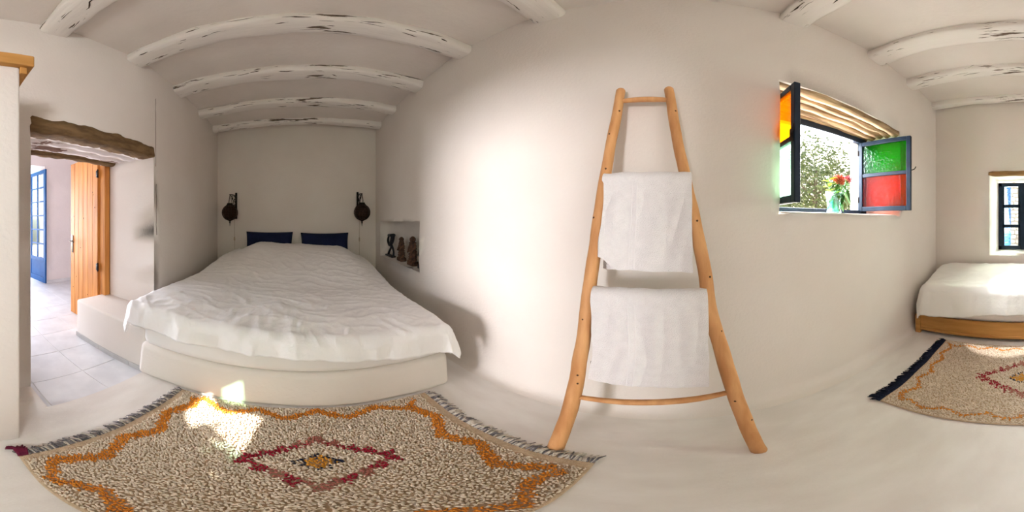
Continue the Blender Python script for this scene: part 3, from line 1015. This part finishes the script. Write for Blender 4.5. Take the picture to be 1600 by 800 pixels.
def sconce(y, label, flip):
    s = empty('wall_lantern', (XL, y, 1.55))
    tag(s, label, 'lantern', 'wall lanterns beside the headboard')
    X = XL + .012
    b = bmesh.new()
    box(b, (X - .012, y - .016, 1.335), (X + .016, y + .016, 1.80), .004)
    tube(b, [(X + .01, y, 1.36), (X + .07, y + flip * .02, 1.355)], .009, 8)
    obj('back_bar', b, M_iron, s, smooth=False)
    b = bmesh.new()
    tube(b, smooth_path([(X, y, 1.73), (X + .18, y, 1.745), (X + .345, y, 1.73)], 5), .008, 8)

    def spiral(cx, cz, r0, turns, sgn, ph):
        return [(cx + sgn * r0 * (1 - i / 22) * math.cos(ph + i / 22 * turns * 2 * PI), y, cz + r0 * (1 - i / 22) * math.sin(ph + i / 22 * turns * 2 * PI)) for i in range(20)]
    tube(b, spiral(X + .085, 1.665, .062, 1.4, 1, 1.2), .006, 6)
    tube(b, spiral(X + .205, 1.685, .045, 1.3, -1, 1.0), .0055, 6)
    tube(b, spiral(X + .065, 1.545, .050, 1.3, 1, -1.0), .0055, 6)
    tube(b, smooth_path([(X, y, 1.45), (X + .10, y, 1.52), (X + .18, y, 1.66), (X + .30, y, 1.73)], 5), .006, 6)
    obj('scroll_arm', b, M_iron, s)
    gx, gz, gr = X + .335, 1.435, .130
    b = bmesh.new()
    for k in range(3):
        a = k * 2 * PI / 3
        tube(b, [(gx, y, 1.725), (gx + .045 * math.cos(a), y + .045 * math.sin(a), gz + gr * .95)], .0035, 5)
    obj('hanging_chain', b, M_iron, s)
    b = bmesh.new()
    prof = [(gr * .93 * math.cos(t), gr * .97 * math.sin(t)) for t in [-PI / 2 + .05 + i * (PI - .1) / 14 for i in range(15)]]
    lathe(b, prof, (gx, y, gz), 24, lambda t, z: .02 * math.sin(12 * t) * math.cos(z * 60))
    shade = obj('lantern_globe', b, M_bronze, s)
    b = bmesh.new()
    bmesh.ops.create_uvsphere(b, u_segments=18, v_segments=11, radius=gr)
    bmesh.ops.wireframe(b, faces=b.faces, thickness=.0075, use_replace=True, use_even_offset=True)
    b.transform(Matrix.Translation((gx, y, gz)))
    obj('filigree', b, M_bronze, shade, smooth=False)
    b = bmesh.new()
    lathe(b, [(.062, -.012), (.064, 0), (.052, .012), (.045, .03), (.048, .034)], (gx, y, gz + gr * .92), 16)
    obj('collar', b, M_iron, s)
    b = bmesh.new()
    lathe(b, [(.003, -.09), (.007, -.045), (.014, -.03), (.008, -.018), (.030, 0.0), (.05, .014)], (gx, y, gz - gr), 14)
    obj('finial', b, M_iron, s)
    b = bmesh.new()
    yc = y - .03 * flip
    tube(b, smooth_path([(X + .004, y, 1.40), (X + .004, yc, 1.30), (X + .004, yc, 1.0), (X + .004, yc + .006, .62)], 4), .0032, 6)
    obj('cord', b, M_cable, s)
    b = bmesh.new()
    box(b, (X, yc - .011, .945), (X + .022, yc + .011, 1.01), .006)
    obj('cord_switch', b, M_switch, s)


sconce(-1.265, 'dark metal globe lantern on a scroll bracket above the left blue pillow', 1)
sconce(.842, 'dark metal globe lantern on a scroll bracket near the wall niche', -1)

# ------------------------------------------------------------------ figurines in the niche
NF = NZ0 + .001
b = bmesh.new()
fx, fy = -3.40, 1.285
box(b, (fx - .16, fy - .04, NF), (fx + .14, fy + .04, NF + .03), .012)
tube(b, smooth_path([(fx - .11, fy, NF + .02), (fx - .06, fy, NF + .08), (fx + .02, fy, NF + .16), (fx - .03, fy, NF + .22)], 5), lerp_list([.022, .018, .016, .024], 16), 8)
tube(b, smooth_path([(fx + .12, fy, NF + .02), (fx + .13, fy, NF + .1), (fx + .07, fy, NF + .17), (fx + .0, fy, NF + .2)], 5), lerp_list([.018, .016, .018, .024], 16), 8)
tube(b, smooth_path([(fx - .02, fy, NF + .18), (fx + .06, fy, NF + .26), (fx + .09, fy, NF + .31), (fx + .1, fy, NF + .35)], 5), lerp_list([.026, .036, .036, .030], 16), 8)
tube(b, smooth_path([(fx - .05, fy, NF + .18), (fx - .12, fy, NF + .24), (fx - .1, fy, NF + .31), (fx - .03, fy, NF + .345), (fx + .08, fy, NF + .345)], 5), lerp_list([.022, .018, .016, .016, .02], 21), 8)
tube(b, [(fx - .085, fy, NF + .34), (fx + .15, fy, NF + .355)], .025, 8)
o = tag(obj('carved_figurine', b, M_ebony, base=(fx, fy, NF)), 'black openwork carving of entwined limbs, leftmost in the wall niche', 'figurine', 'carved figurines in the wall niche')


def totem(fx, fy, h, r, seed, mt, label):
    e = empty('carved_figurine', (fx, fy, NF))
    tag(e, label, 'figurine', 'carved figurines in the wall niche')
    b = bmesh.new()
    box(b, (fx - r * 1.08, fy - .045, NF), (fx + r * 1.08, fy + .045, NF + h * .16), .012)
    obj('plinth', b, mt, e)
    b = bmesh.new()
    prof = [(r * (.93 - .25 * (i / 24) ** 2 + .10 * math.sin(i * 1.9 + seed)) * (1 if i < 22 else (1.25 - .5 * (i - 21) / 3)), h * (.15 + .70 * i / 24)) for i in range(25)]
    lathe(b, prof, (fx, fy, NF), 18, lambda t, z: .16 * nz(math.cos(t) * 2.4 + seed, math.sin(t) * 2.4, z * 26))
    for v in b.verts:
        v.co.y = fy + (v.co.y - fy) * min(1.0, .048 / r)
    obj('body', b, mt, e)
    b = bmesh.new()
    lathe(b, [(r * .3, h * .82), (r * .52, h * .87), (r * .5, h * .94), (r * .22, h), (r * .05, h * 1.01)], (fx, fy, NF), 14, lambda t, z: .12 * nz(t * 2, seed, z * 30))
    obj('head', b, mt, e)
    for sg in (-1, 1):
        b = bmesh.new()
        tube(b, smooth_path([(fx + sg * r * .75, fy, NF + h * .78), (fx + sg * r * 1.02, fy - .01, NF + h * .6), (fx + sg * r * .6, fy - .045, NF + h * .45)], 5), lerp_list([r * .2, r * .18, r * .14], 11), 7)
        obj('arm', b, mt, e)


totem(-2.965, 1.285, .345, .072, 1.3, M_carved, 'brown carved wooden figure on a plinth, between the black carving and the taller brown one')
totem(-2.605, 1.285, .375, .080, 4.2, M_carved, 'tallest reddish brown carved figure, third along the niche')
totem(-2.32, 1.295, .35, .09, 7.7, M_ebony, 'dark carved figure half hidden behind the right edge of the niche')

# ------------------------------------------------------------------ ladder with towels
lad = empty('wooden_ladder', (-.03, .74, 0))
tag(lad, 'rustic ladder of bent peeled branches leaning on the wall, hung with towels', 'ladder')
PLT = [(-.225, 1.126, 2.038), (-.247, 1.077, 1.778), (-.281, 1.025, 1.497), (-.306, .975, 1.228), (-.324, .932, 1.0), (-.337, .88, .723), (-.356, .824, .422), (-.391, .744, .0)]
PRT = [(.016, 1.125, 2.033), (.045, 1.075, 1.765), (.090, 1.024, 1.49), (.126, .988, 1.3), (.162, .949, 1.094), (.181, .918, .926), (.222, .878, .711), (.265, .829, .449), (.327, .752, .0)]
poles = {}
for nm, P, sd_ in (('l', PLT, 1), ('r', PRT, 5)):
    path = smooth_path(P, 6)
    k = len(path)
    rads = lerp_list([.0235, .026, .0285, .030, .0315, .033, .033], k)
    path = [p + Vector((.004 * nz(p.z * 5 + sd_, 1), .004 * nz(p.z * 5, sd_), 0)) for p in path]
    a0 = (path[0] - path[1]).normalized()
    path = [path[0] + a0 * .010, path[0] + a0 * .007] + path[0:]
    rads = [rads[0] * .55, rads[0] * .85] + rads
    b = bmesh.new()
    tube(b, path, rads, 14, True, .10, sd_ * 3)
    po = obj('pole', b, M_olive, lad)
    poles[nm] = (po, path, rads)
    rnd = random.Random(sd_)
    b = bmesh.new()
    for q in range(7):
        i = rnd.randrange(5, len(path) - 3)
        p, rr = path[i], rads[i]
        a = rnd.uniform(-2.4, -.7)
        c = p + Vector((math.cos(a), math.sin(a), 0)) * rr * .98
        b2 = bmesh.ops.create_icosphere(b, subdivisions=1, radius=.0055)
        bmesh.ops.transform(b, matrix=Matrix.Translation(c), verts=b2['verts'])
    tag(obj('knot', b, M_knot, po), 'dark knots', kind='stuff')
RUNGS = [((-.222, 1.112, 1.958), (.022, 1.109, 1.952), .016, .004), ((-.283, 1.027, 1.476), (.092, 1.025, 1.473), .016, 0),
         ((-.326, .932, .975), (.172, .934, .98), .017, 0), ((-.352, .826, .428), (.262, .836, .487), .0165, -.012)]
for a, c, r, sag in RUNGS:
    a, c = Vector(a), Vector(c)
    path = []
    for i in range(14):
        f = i / 13
        p = a.lerp(c, f)
        p.z += sag * 4 * f * (1 - f)
        path.append(p)
    b = bmesh.new()
    tube(b, path, [r * (.72 + .28 * math.sin(PI * min(1, max(0, i / 13)))) for i in range(14)], 10, True, .15, r * 900)
    obj('rung', b, M_olive, lad)


def towel(x0, x1, y, z, lf, lb, label, seed, corner=0.0, back_dx=(0, 0)):
    """folded towel over a rung: back drop, over the rung, front drop; hangs straight down"""
    e = empty('towel', ((x0 + x1) / 2, y, z))
    tag(e, label, 'towel', 'white towels on the ladder')
    r = .030
    prof = []
    for i in range(18): prof.append((1, lb * (1 - i / 18)))
    for i in range(9): prof.append((0, PI * i / 8))
    for i in range(1, 25): prof.append((-1, lf * i / 24))
    ns = 46
    b = bmesh.new()
    G = {}
    for j, (side, q) in enumerate(prof):
        for i in range(ns + 1):
            f = i / ns
            if side == 1: yy, zz, d = y + r, z - q, q
            elif side == -1: yy, zz, d = y - r, z - q, q
            else: yy, zz, d = y + r * math.cos(q), z + r * math.sin(q), 0
            x = x0 + (x1 - x0) * f
            if side == 1: x += (back_dx[0] * (1 - f) + back_dx[1] * f) * min(1, d / lb)
            fold = .017 * nz(x * 9 + seed, seed, d * 1.5) + .010 * nz(x * 20 + seed + d * 5, d * 4, 1)
            yy += side * abs(fold) * sstep(0, .12, d) * 1.2
            zz += (.006 * nz(x * 14 + seed, 3) if side == 0 else 0)
            if side == -1:
                yy -= .012 * sstep(.0, lf, d) + corner * .02 * sstep(.25, 0, f) * sstep(0, lf, d)
                zz += .010 * nz(x * 7 + seed, 9) * (d / lf) + corner * (.05 * sstep(.22, 0, f) - .0 * f) * (d / lf) - .015 * f * (d / lf)
                x += .010 * math.sin(d * 9 + seed) * (1 - f) + .006 * nz(d * 9, f * 3, seed)
            G[i, j] = b.verts.new((x, yy, zz))
    for i in range(ns):
        for j in range(len(prof) - 1):
            b.faces.new((G[i, j], G[i + 1, j], G[i + 1, j + 1], G[i, j + 1]))
    o = obj('terry_cloth', b, M_towel, e)
    mod(o, 'SOLIDIFY', thickness=.022, offset=0)
    mod(o, 'BEVEL', width=.007, segments=2, limit_method='ANGLE')
    mod(o, 'SUBSURF', levels=1, render_levels=1)
    # woven dobby bands running down the folded towel
    for fx in (.33, .385):
        b = bmesh.new()
        rows_ = []
        i0 = int(fx * ns)
        for j in range(27, len(prof)):
            d = prof[j][1]
            x = x0 + (x1 - x0) * fx + .010 * math.sin(d * 9 + seed) * (1 - fx)
            fold = .017 * nz(x * 9 + seed, seed, d * 1.5) + .010 * nz(x * 20 + seed + d * 5, d * 4, 1)
            yy = y - r - abs(fold) * sstep(0, .12, d) * 1.2 - .012 * sstep(0, lf, d) - .0125
            rows_.append((b.verts.new((x - .0035, yy, z - d)), b.verts.new((x, yy - .003, z - d)), b.verts.new((x + .0035, yy, z - d))))
        for p_, q_ in zip(rows_, rows_[1:]):
            b.faces.new((p_[0], p_[1], q_[1], q_[0]))
            b.faces.new((p_[1], p_[2], q_[2], q_[1]))
        obj('woven_band', b, M_towel_band, e)
    return e


towel(-.278, .112, 1.005, 1.480, .385, .41, 'white terry towel on the upper towel rung of the ladder', 1.0, 1.0, (-.01, -.22))
t2 = towel(-.300, .165, .912, .978, .44, .52, 'larger white terry towel on the lower towel rung of the ladder', 6.0, 0.0, (.09, -.11))
b = bmesh.new()
box(b, (-.308, .895, .60), (-.298, .905, .625), .001, 1)
tag(obj('care_tag', b, M_pillow, t2), 'tiny dark sewn label at the edge')

# ------------------------------------------------------------------ single bed
sb = empty('single_bed', (2.55, .13, 0))
tag(sb, 'low oak single bed frame in the far right corner', 'bed')
for nm, lo, hi in (('front_rail', (2.195, -.86, .075), (2.225, 1.10, .235)), ('lower_bead', (2.183, -.86, .045), (2.228, 1.06, .080)),
                   ('leg', (2.18, 1.055, 0), (2.235, 1.115, .235)), ('leg', (2.18, -.90, 0), (2.235, -.84, .235)),
                   ('end_rail', (2.235, 1.075, .075), (2.86, 1.10, .235)), ('end_rail', (2.235, -.885, .075), (2.86, -.86, .235)),
                   ('slat_base', (2.225, -.86, .18), (2.86, 1.075, .20))):
    obj(nm, boxm(lo, hi, Matrix(), .004), M_oak, sb, smooth=False)
bm = bmesh.new()
box(bm, (2.215, -.84, .205), (2.87, 1.08, .53), .08, 4)
tag(obj('mattress', bm, M_sheet, base=(2.54, .1, .205)), 'mattress of the single bed, wholly under the white bedspread', 'mattress')


def top2(s, t):
    return .60 + .13 * sstep(.62, .0, t) * (1 - .35 * sstep(.75, 1.0, s / 1.0)) + .012 * math.cos(s * 3) + .02 * math.cos((t - .3) * 3)


bm = drape(110, 60, -.92, .86, .60, .085, top2, (.26, .28), lambda f: .36 + .03 * math.sin(f * 8 + 1), lambda s, t, z: Vector((XR - .05 - t, .14 + s, z)), .022, 9.0, .4)
for v in bm.verts:
    v.co.y = min(v.co.y, 1.142)
o = obj('bedspread', bm, M_white2, base=(2.5, .13, .6))
tag(o, 'smooth white bedspread over the single bed under the small black window', 'bedspread')
mod(o, 'SOLIDIFY', thickness=.018, offset=-1)

# ------------------------------------------------------------------ rugs


def tri(x):
    return abs((x % 1.0) * 2 - 1)


def rug(name, cx, cy, la, lb, label, pal_fr, cfg, seed):
    """la: half length along Y (fringed ends), lb: half width along X; pile of separate yarn tufts"""
    rnd = random.Random(seed)
    e = empty(name, (cx, cy, 0))
    tag(e, label, 'rug', 'wool rugs')
    ux = lambda a, bb: (cx + bb + .018 * nz(a * 2.2 + seed, 1) * (abs(bb) / lb) , cy + a + .012 * nz(bb * 3 + seed, 5))
    b = bmesh.new()
    na, nb = 60, 36
    G = {}
    for i in range(na + 1):
        for j in range(nb + 1):
            a, bb = -la + 2 * la * i / na, -lb + 2 * lb * j / nb
            x, y = ux(a, bb)
            G[i, j] = b.verts.new((x, y, .007))
    for i in range(na):
        for j in range(nb):
            b.faces.new((G[i, j], G[i + 1, j], G[i + 1, j + 1], G[i, j + 1]))
    o = obj('woven_backing', b, M_back, e)
    mod(o, 'SOLIDIFY', thickness=.006, offset=-1)
    for lo, hi, axis in ((-la - .004, -la + cfg['kil'] + .004, 0), (la - cfg['kil'] - .004, la + .004, 0), (-lb - .004, -lb + .012, 1), (lb - .012, lb + .004, 1)):
        b = bmesh.new()
        prev = None
        span = lb if axis == 0 else la
        for i in range(51):
            q = -span + 2 * span * i / 50
            pr = []
            for k in range(4):
                w = lo + (hi - lo) * k / 3
                x, y = ux(w, q) if axis == 0 else ux(q, w)
                pr.append(b.verts.new((x, y, .0085 + (.002 if k in (1, 2) else 0) + .001 * nz(q * 20, w * 30))))
            if prev:
                for k in range(3): b.faces.new((prev[k], prev[k + 1], pr[k + 1], pr[k]))
            prev = pr
        mod(obj('selvedge', b, M_kilim, e), 'SOLIDIFY', thickness=.004, offset=-1)
    dA, dB, iA, iB, kil = cfg['dA'], cfg['dB'], cfg['iA'], cfg['iB'], cfg['kil']
    a0 = cfg.get('a0', 0.0)
    b0 = cfg.get('b0', 0.0)

    def colour(a, bb):
        # zigzag border
        zl = lb - cfg['bb'] - cfg['amp'] * tri(a / cfg['per'] + .25)
        za = la - cfg['ba'] - cfg['amp'] * tri(bb / cfg['per'] + .25)
        w = cfg['bw']
        if (abs(abs(bb) - zl) < w and abs(a) < za + w) or (abs(abs(a) - za) < w * 1.25 and abs(bb) < zl + w): return 1
        aa, b_ = a - a0, bb - b0
        q = abs(aa) / dA + abs(b_) / dB
        t = (abs(aa) / dA) / max(q, 1e-6) * cfg['steps']
        if .74 < q < .80 + .27 * (1 - .9 * (t % 1.0)):
            return 3 if (b_ > .3 * dB and int(t) % 2 == 0) or (b_ < -.6 * dB and int(t) % 2 == 1) or t < .8 else 2
        q = abs(aa) / iA + abs(b_) / iB
        if q < .8: return 5
        if q < 1.12: return 4 if (t * 3) % 1 < .7 else 0
        return 0
    verts, faces, mi = [], [], []
    st = cfg['st']
    a = -la + kil
    while a < la - kil:
        bb = -lb + .006
        while bb < lb - .006:
            pa, pb = a + rnd.uniform(-.5, .5) * st, bb + rnd.uniform(-.5, .5) * st
            pb = max(-lb + .01, min(lb - .01, pb))
            c = colour(pa + rnd.gauss(0, .005), pb + rnd.gauss(0, .005))
            x, y = ux(pa, pb)
            th = rnd.gauss(-PI / 2 if cfg['dir'] else PI / 2, .75) + 1.2 * nz(pa * 5, pb * 5, seed)
            L_ = st * rnd.uniform(.7, 1.15)
            wd = st * rnd.uniform(.28, .44)
            hz = cfg['h'] * rnd.uniform(.7, 1.15)
            dx, dy = math.cos(th), math.sin(th)
            i0 = len(verts)
            ox, oy, oz = WL[e]
            x -= ox; y -= oy
            z0 = .006
            verts += [(x - dx * L_ * .7, y - dy * L_ * .7, z0), (x + dy * wd, y - dx * wd, z0 + .001), (x - dy * wd, y + dx * wd, z0 + .001),
                      (x + dx * L_ * .15 + dy * wd * .8, y + dy * L_ * .15 - dx * wd * .8, z0 + hz * .8), (x + dx * L_ * .15 - dy * wd * .8, y + dy * L_ * .15 + dx * wd * .8, z0 + hz * .8),
                      (x + dx * L_ * .85, y + dy * L_ * .85, z0 + hz * .75), (x - dx * L_ * .1, y - dy * L_ * .1, z0 + hz), (x + dx * L_ * .6, y + dy * L_ * .6, z0 + hz * .1)]
            for f in ((0, 1, 3, 6), (0, 6, 4, 2), (6, 3, 5, 4), (1, 7, 5, 3), (2, 4, 5, 7)):
                faces.append(tuple(i0 + k for k in f))
                mi.append(c)
            bb += st
        a += st
    me = bpy.data.meshes.new('pile')
    me.from_pydata(verts, [], faces)
    for m in (P_cream, P_orange, P_red, P_rose, P_navy, P_gold): me.materials.append(m)
    me.polygons.foreach_set('material_index', mi)
    me.polygons.foreach_set('use_smooth', [True] * len(mi))
    tag(link(bpy.data.objects.new('pile', me), e), 'shaggy cream wool pile with a zigzag border and a diamond', kind='stuff')
    for sgn, pal, ln in ((-1, pal_fr[0], cfg['fl'][0]), (1, pal_fr[1], cfg['fl'][1])):
        b = bmesh.new()
        n = int(2 * lb / cfg['fs'])
        for k in range(n):
            bb = -lb + 2 * lb * (k + .5) / n
            for q in range(cfg['fq']):
                x, y = ux(sgn * la, bb + rnd.uniform(-.006, .006))
                y -= sgn * .008
                L_ = ln * rnd.uniform(.7, 1.25)
                dx = rnd.gauss(cfg['flean'], .28) * L_
                i0 = len(b.faces)
                tube(b, [(x, y, .009), (x + dx * .4, y + sgn * L_ * .5, .013 + rnd.uniform(0, .012)), (x + dx, y + sgn * L_, .004 + rnd.uniform(0, .008))], [.0042, .0046, .0028], 5)
                b.faces.ensure_lookup_table()
                mm = rnd.choice(range(len(pal)))
                for f in b.faces[i0:]: f.material_index = mm
        if sgn == -1 and cfg.get('plum'):
            i0 = len(b.faces)
            for q in range(26):
                x, y = ux(-la, lb - .012 + rnd.uniform(-.015, .015))
                tube(b, [(x, y + .01, .012), (x + rnd.gauss(.0, .012), y - .03, .03), (x + rnd.gauss(.01, .02), y - rnd.uniform(.05, .075), .012)], [.006, .007, .004], 5)
            b.faces.ensure_lookup_table()
            pal = list(pal) + [F_plum]
            for f in b.faces[i0:]: f.material_index = len(pal) - 1
        tag(obj('fringe', b, list(pal), e), kind='stuff')


rug('shaggy_rug', -.705, -.035, .715, .485, 'large shaggy cream rug with grey fringe at the foot of the double bed',
    ((F_grey, F_grey, F_grey, F_cream), (F_grey, F_cream, F_cream)),
    dict(dA=.31, dB=.205, iA=.078, iB=.055, kil=.05, bb=.035, ba=.085, amp=.075, per=.30, bw=.023, steps=5.0, st=.0106, h=.018, a0=.07, b0=-.015, fl=(.05, .055), fs=.011, fq=2, flean=.25, dir=True, plum=True), 3)
rug('wool_rug', 1.565, .005, .745, .535, 'flatter beige wool rug with red diamond and navy fringe, beside the single bed',
    ((F_navy,), (F_navy,)),
    dict(dA=.355, dB=.25, iA=.10, iB=.075, kil=.02, bb=.05, ba=.06, amp=.05, per=.22, bw=.012, steps=7.0, st=.0120, h=.011, fl=(.07, .07), fs=.009, fq=3, flean=-.2, dir=False), 11)

# ------------------------------------------------------------------ vase of flowers on the window sill
vx, vy, vz0 = 1.175, 1.285, WZ0 + .013
vase = empty('flower_vase', (vx, vy, vz0))
tag(vase, 'clear glass vase half full of water on the sill of the stained glass window', 'vase')
b = bmesh.new()
lathe(b, [(.050, 0), (.056, .005), (.054, .04), (.058, .10), (.066, .165), (.062, .165), (.054, .10), (.050, .04), (.046, .012), (.005, .010)], (vx, vy, vz0), 24)
obj('glass_body', b, M_vase, vase)
b = bmesh.new()
lathe(b, [(.045, .013), (.049, .04), (.052, .098), (.004, .099)], (vx, vy, vz0), 20)
obj('water', b, M_water, vase)


def leaf(b, p, d, L_, w, droop, up=Vector((0, 0, 1))):
    d = Vector(d).normalized()
    s = d.cross(up).normalized()
    rows_ = []
    for i in range(7):
        t = i / 6
        c = Vector(p) + d * (L_ * t) - up * (droop * t * t)
        ww = w * math.sin(PI * min(.97, t * .92 + .06)) ** .8
        rows_.append((b.verts.new(c - s * ww + up * .004), b.verts.new(c), b.verts.new(c + s * ww + up * .004)))
    for p_, q_ in zip(rows_, rows_[1:]):
        b.faces.new((p_[0], p_[1], q_[1], q_[0]))
        b.faces.new((p_[1], p_[2], q_[2], q_[1]))


def flower(head, r, tilt, petal_mat, label, seed, npet=46):
    rnd = random.Random(seed)
    head = Vector(head)
    f = empty('pincushion_flower', (vx, vy, vz0 + .02))
    tag(f, label, 'flower', 'flowers in the glass vase')
    b = bmesh.new()
    rx, ry = rnd.uniform(-.02, .02), rnd.uniform(-.015, .015)
    tube(b, smooth_path([(vx + rx, vy + ry, vz0 + .015), (vx - rx * .3, vy, vz0 + .10), (vx + (head.x - vx) * .55, vy + (head.y - vy) * .55, vz0 + .17), head - Vector(tilt) * r * .3], 5), .0045, 7)
    obj('stem', b, M_stem, f)
    T_ = Vector(tilt).normalized().to_track_quat('Z', 'Y').to_matrix().to_4x4()
    M = Matrix.Translation(head) @ T_
    b = bmesh.new()
    bmesh.ops.create_icosphere(b, subdivisions=2, radius=r * .42)
    b.transform(M)
    obj('flower_centre', b, M_style, f)
    ga = PI * (3 - math.sqrt(5))
    b = bmesh.new()
    for k in range(npet * 2):
        c = 1 - 1.25 * (k + .5) / (npet * 2)
        a = k * ga
        sn = math.sqrt(max(0, 1 - c * c))
        q = Vector((sn * math.cos(a), sn * math.sin(a), c))
        tip = (q + Vector((0, 0, .45))) * r * rnd.uniform(.75, .95)
        tip.z -= r * .25
        tube(b, [M @ (q * r * .38), M @ (q * r * .8 + Vector((0, 0, r * .06))), M @ tip], [r * .045, r * .06, r * .035], 5)
    obj('petals', b, petal_mat, f)
    for k in range(6):
        a = k * PI / 3 + .3
        b = bmesh.new()
        p0 = M @ Vector((0, 0, -r * .35))
        d = (M.to_3x3() @ Vector((math.cos(a), math.sin(a), -.25)))
        leaf(b, p0, d, r * rnd.uniform(1.0, 1.4), r * .18, r * .3)
        obj('leaf', b, M_leafd, f)


flower((vx + .035, vy - .005, vz0 + .250), .060, (.1, -.55, .8), M_petal, 'big coral flower head in the middle of the glass vase', 1)
flower((vx + .165, vy + .015, vz0 + .280), .043, (.5, -.4, .75), M_petal2, 'smaller rose-red flower head at the right of the vase', 2, 30)
for k, (h, mm, lab) in enumerate((((-.05, .0, .235), M_leafl, 'lime green leafy sprig at the left of the vase'), ((.02, -.03, .21), M_leafd, 'dark green sprig under the big coral flower head'), ((.10, -.02, .19), M_leafd, 'dark green leafy sprig drooping over the right rim of the vase'))):
    sp = empty('leafy_sprig', (vx, vy, vz0 + .02))
    tag(sp, lab, 'sprig', 'greenery in the glass vase')
    b = bmesh.new()
    pth = smooth_path([(vx, vy, vz0 + .02), (vx + h[0] * .2, vy, vz0 + .11), (vx + h[0] * .8, vy + h[1], vz0 + h[2] * .8), (vx + h[0] * 1.3, vy + h[1], vz0 + h[2] * 1.15)], 6)
    tube(b, pth, .003, 6)
    obj('stem', b, M_stem, sp)
    for q in range(12):
        p = pth[6 + q]
        a = q * 2.4 + k
        b = bmesh.new()
        leaf(b, p, (math.cos(a), math.sin(a) * .6 - .1, .35 - .5 * k), .065 + .014 * (q % 3), .017, .02 + .02 * k)
        obj('leaf', b, mm, sp)
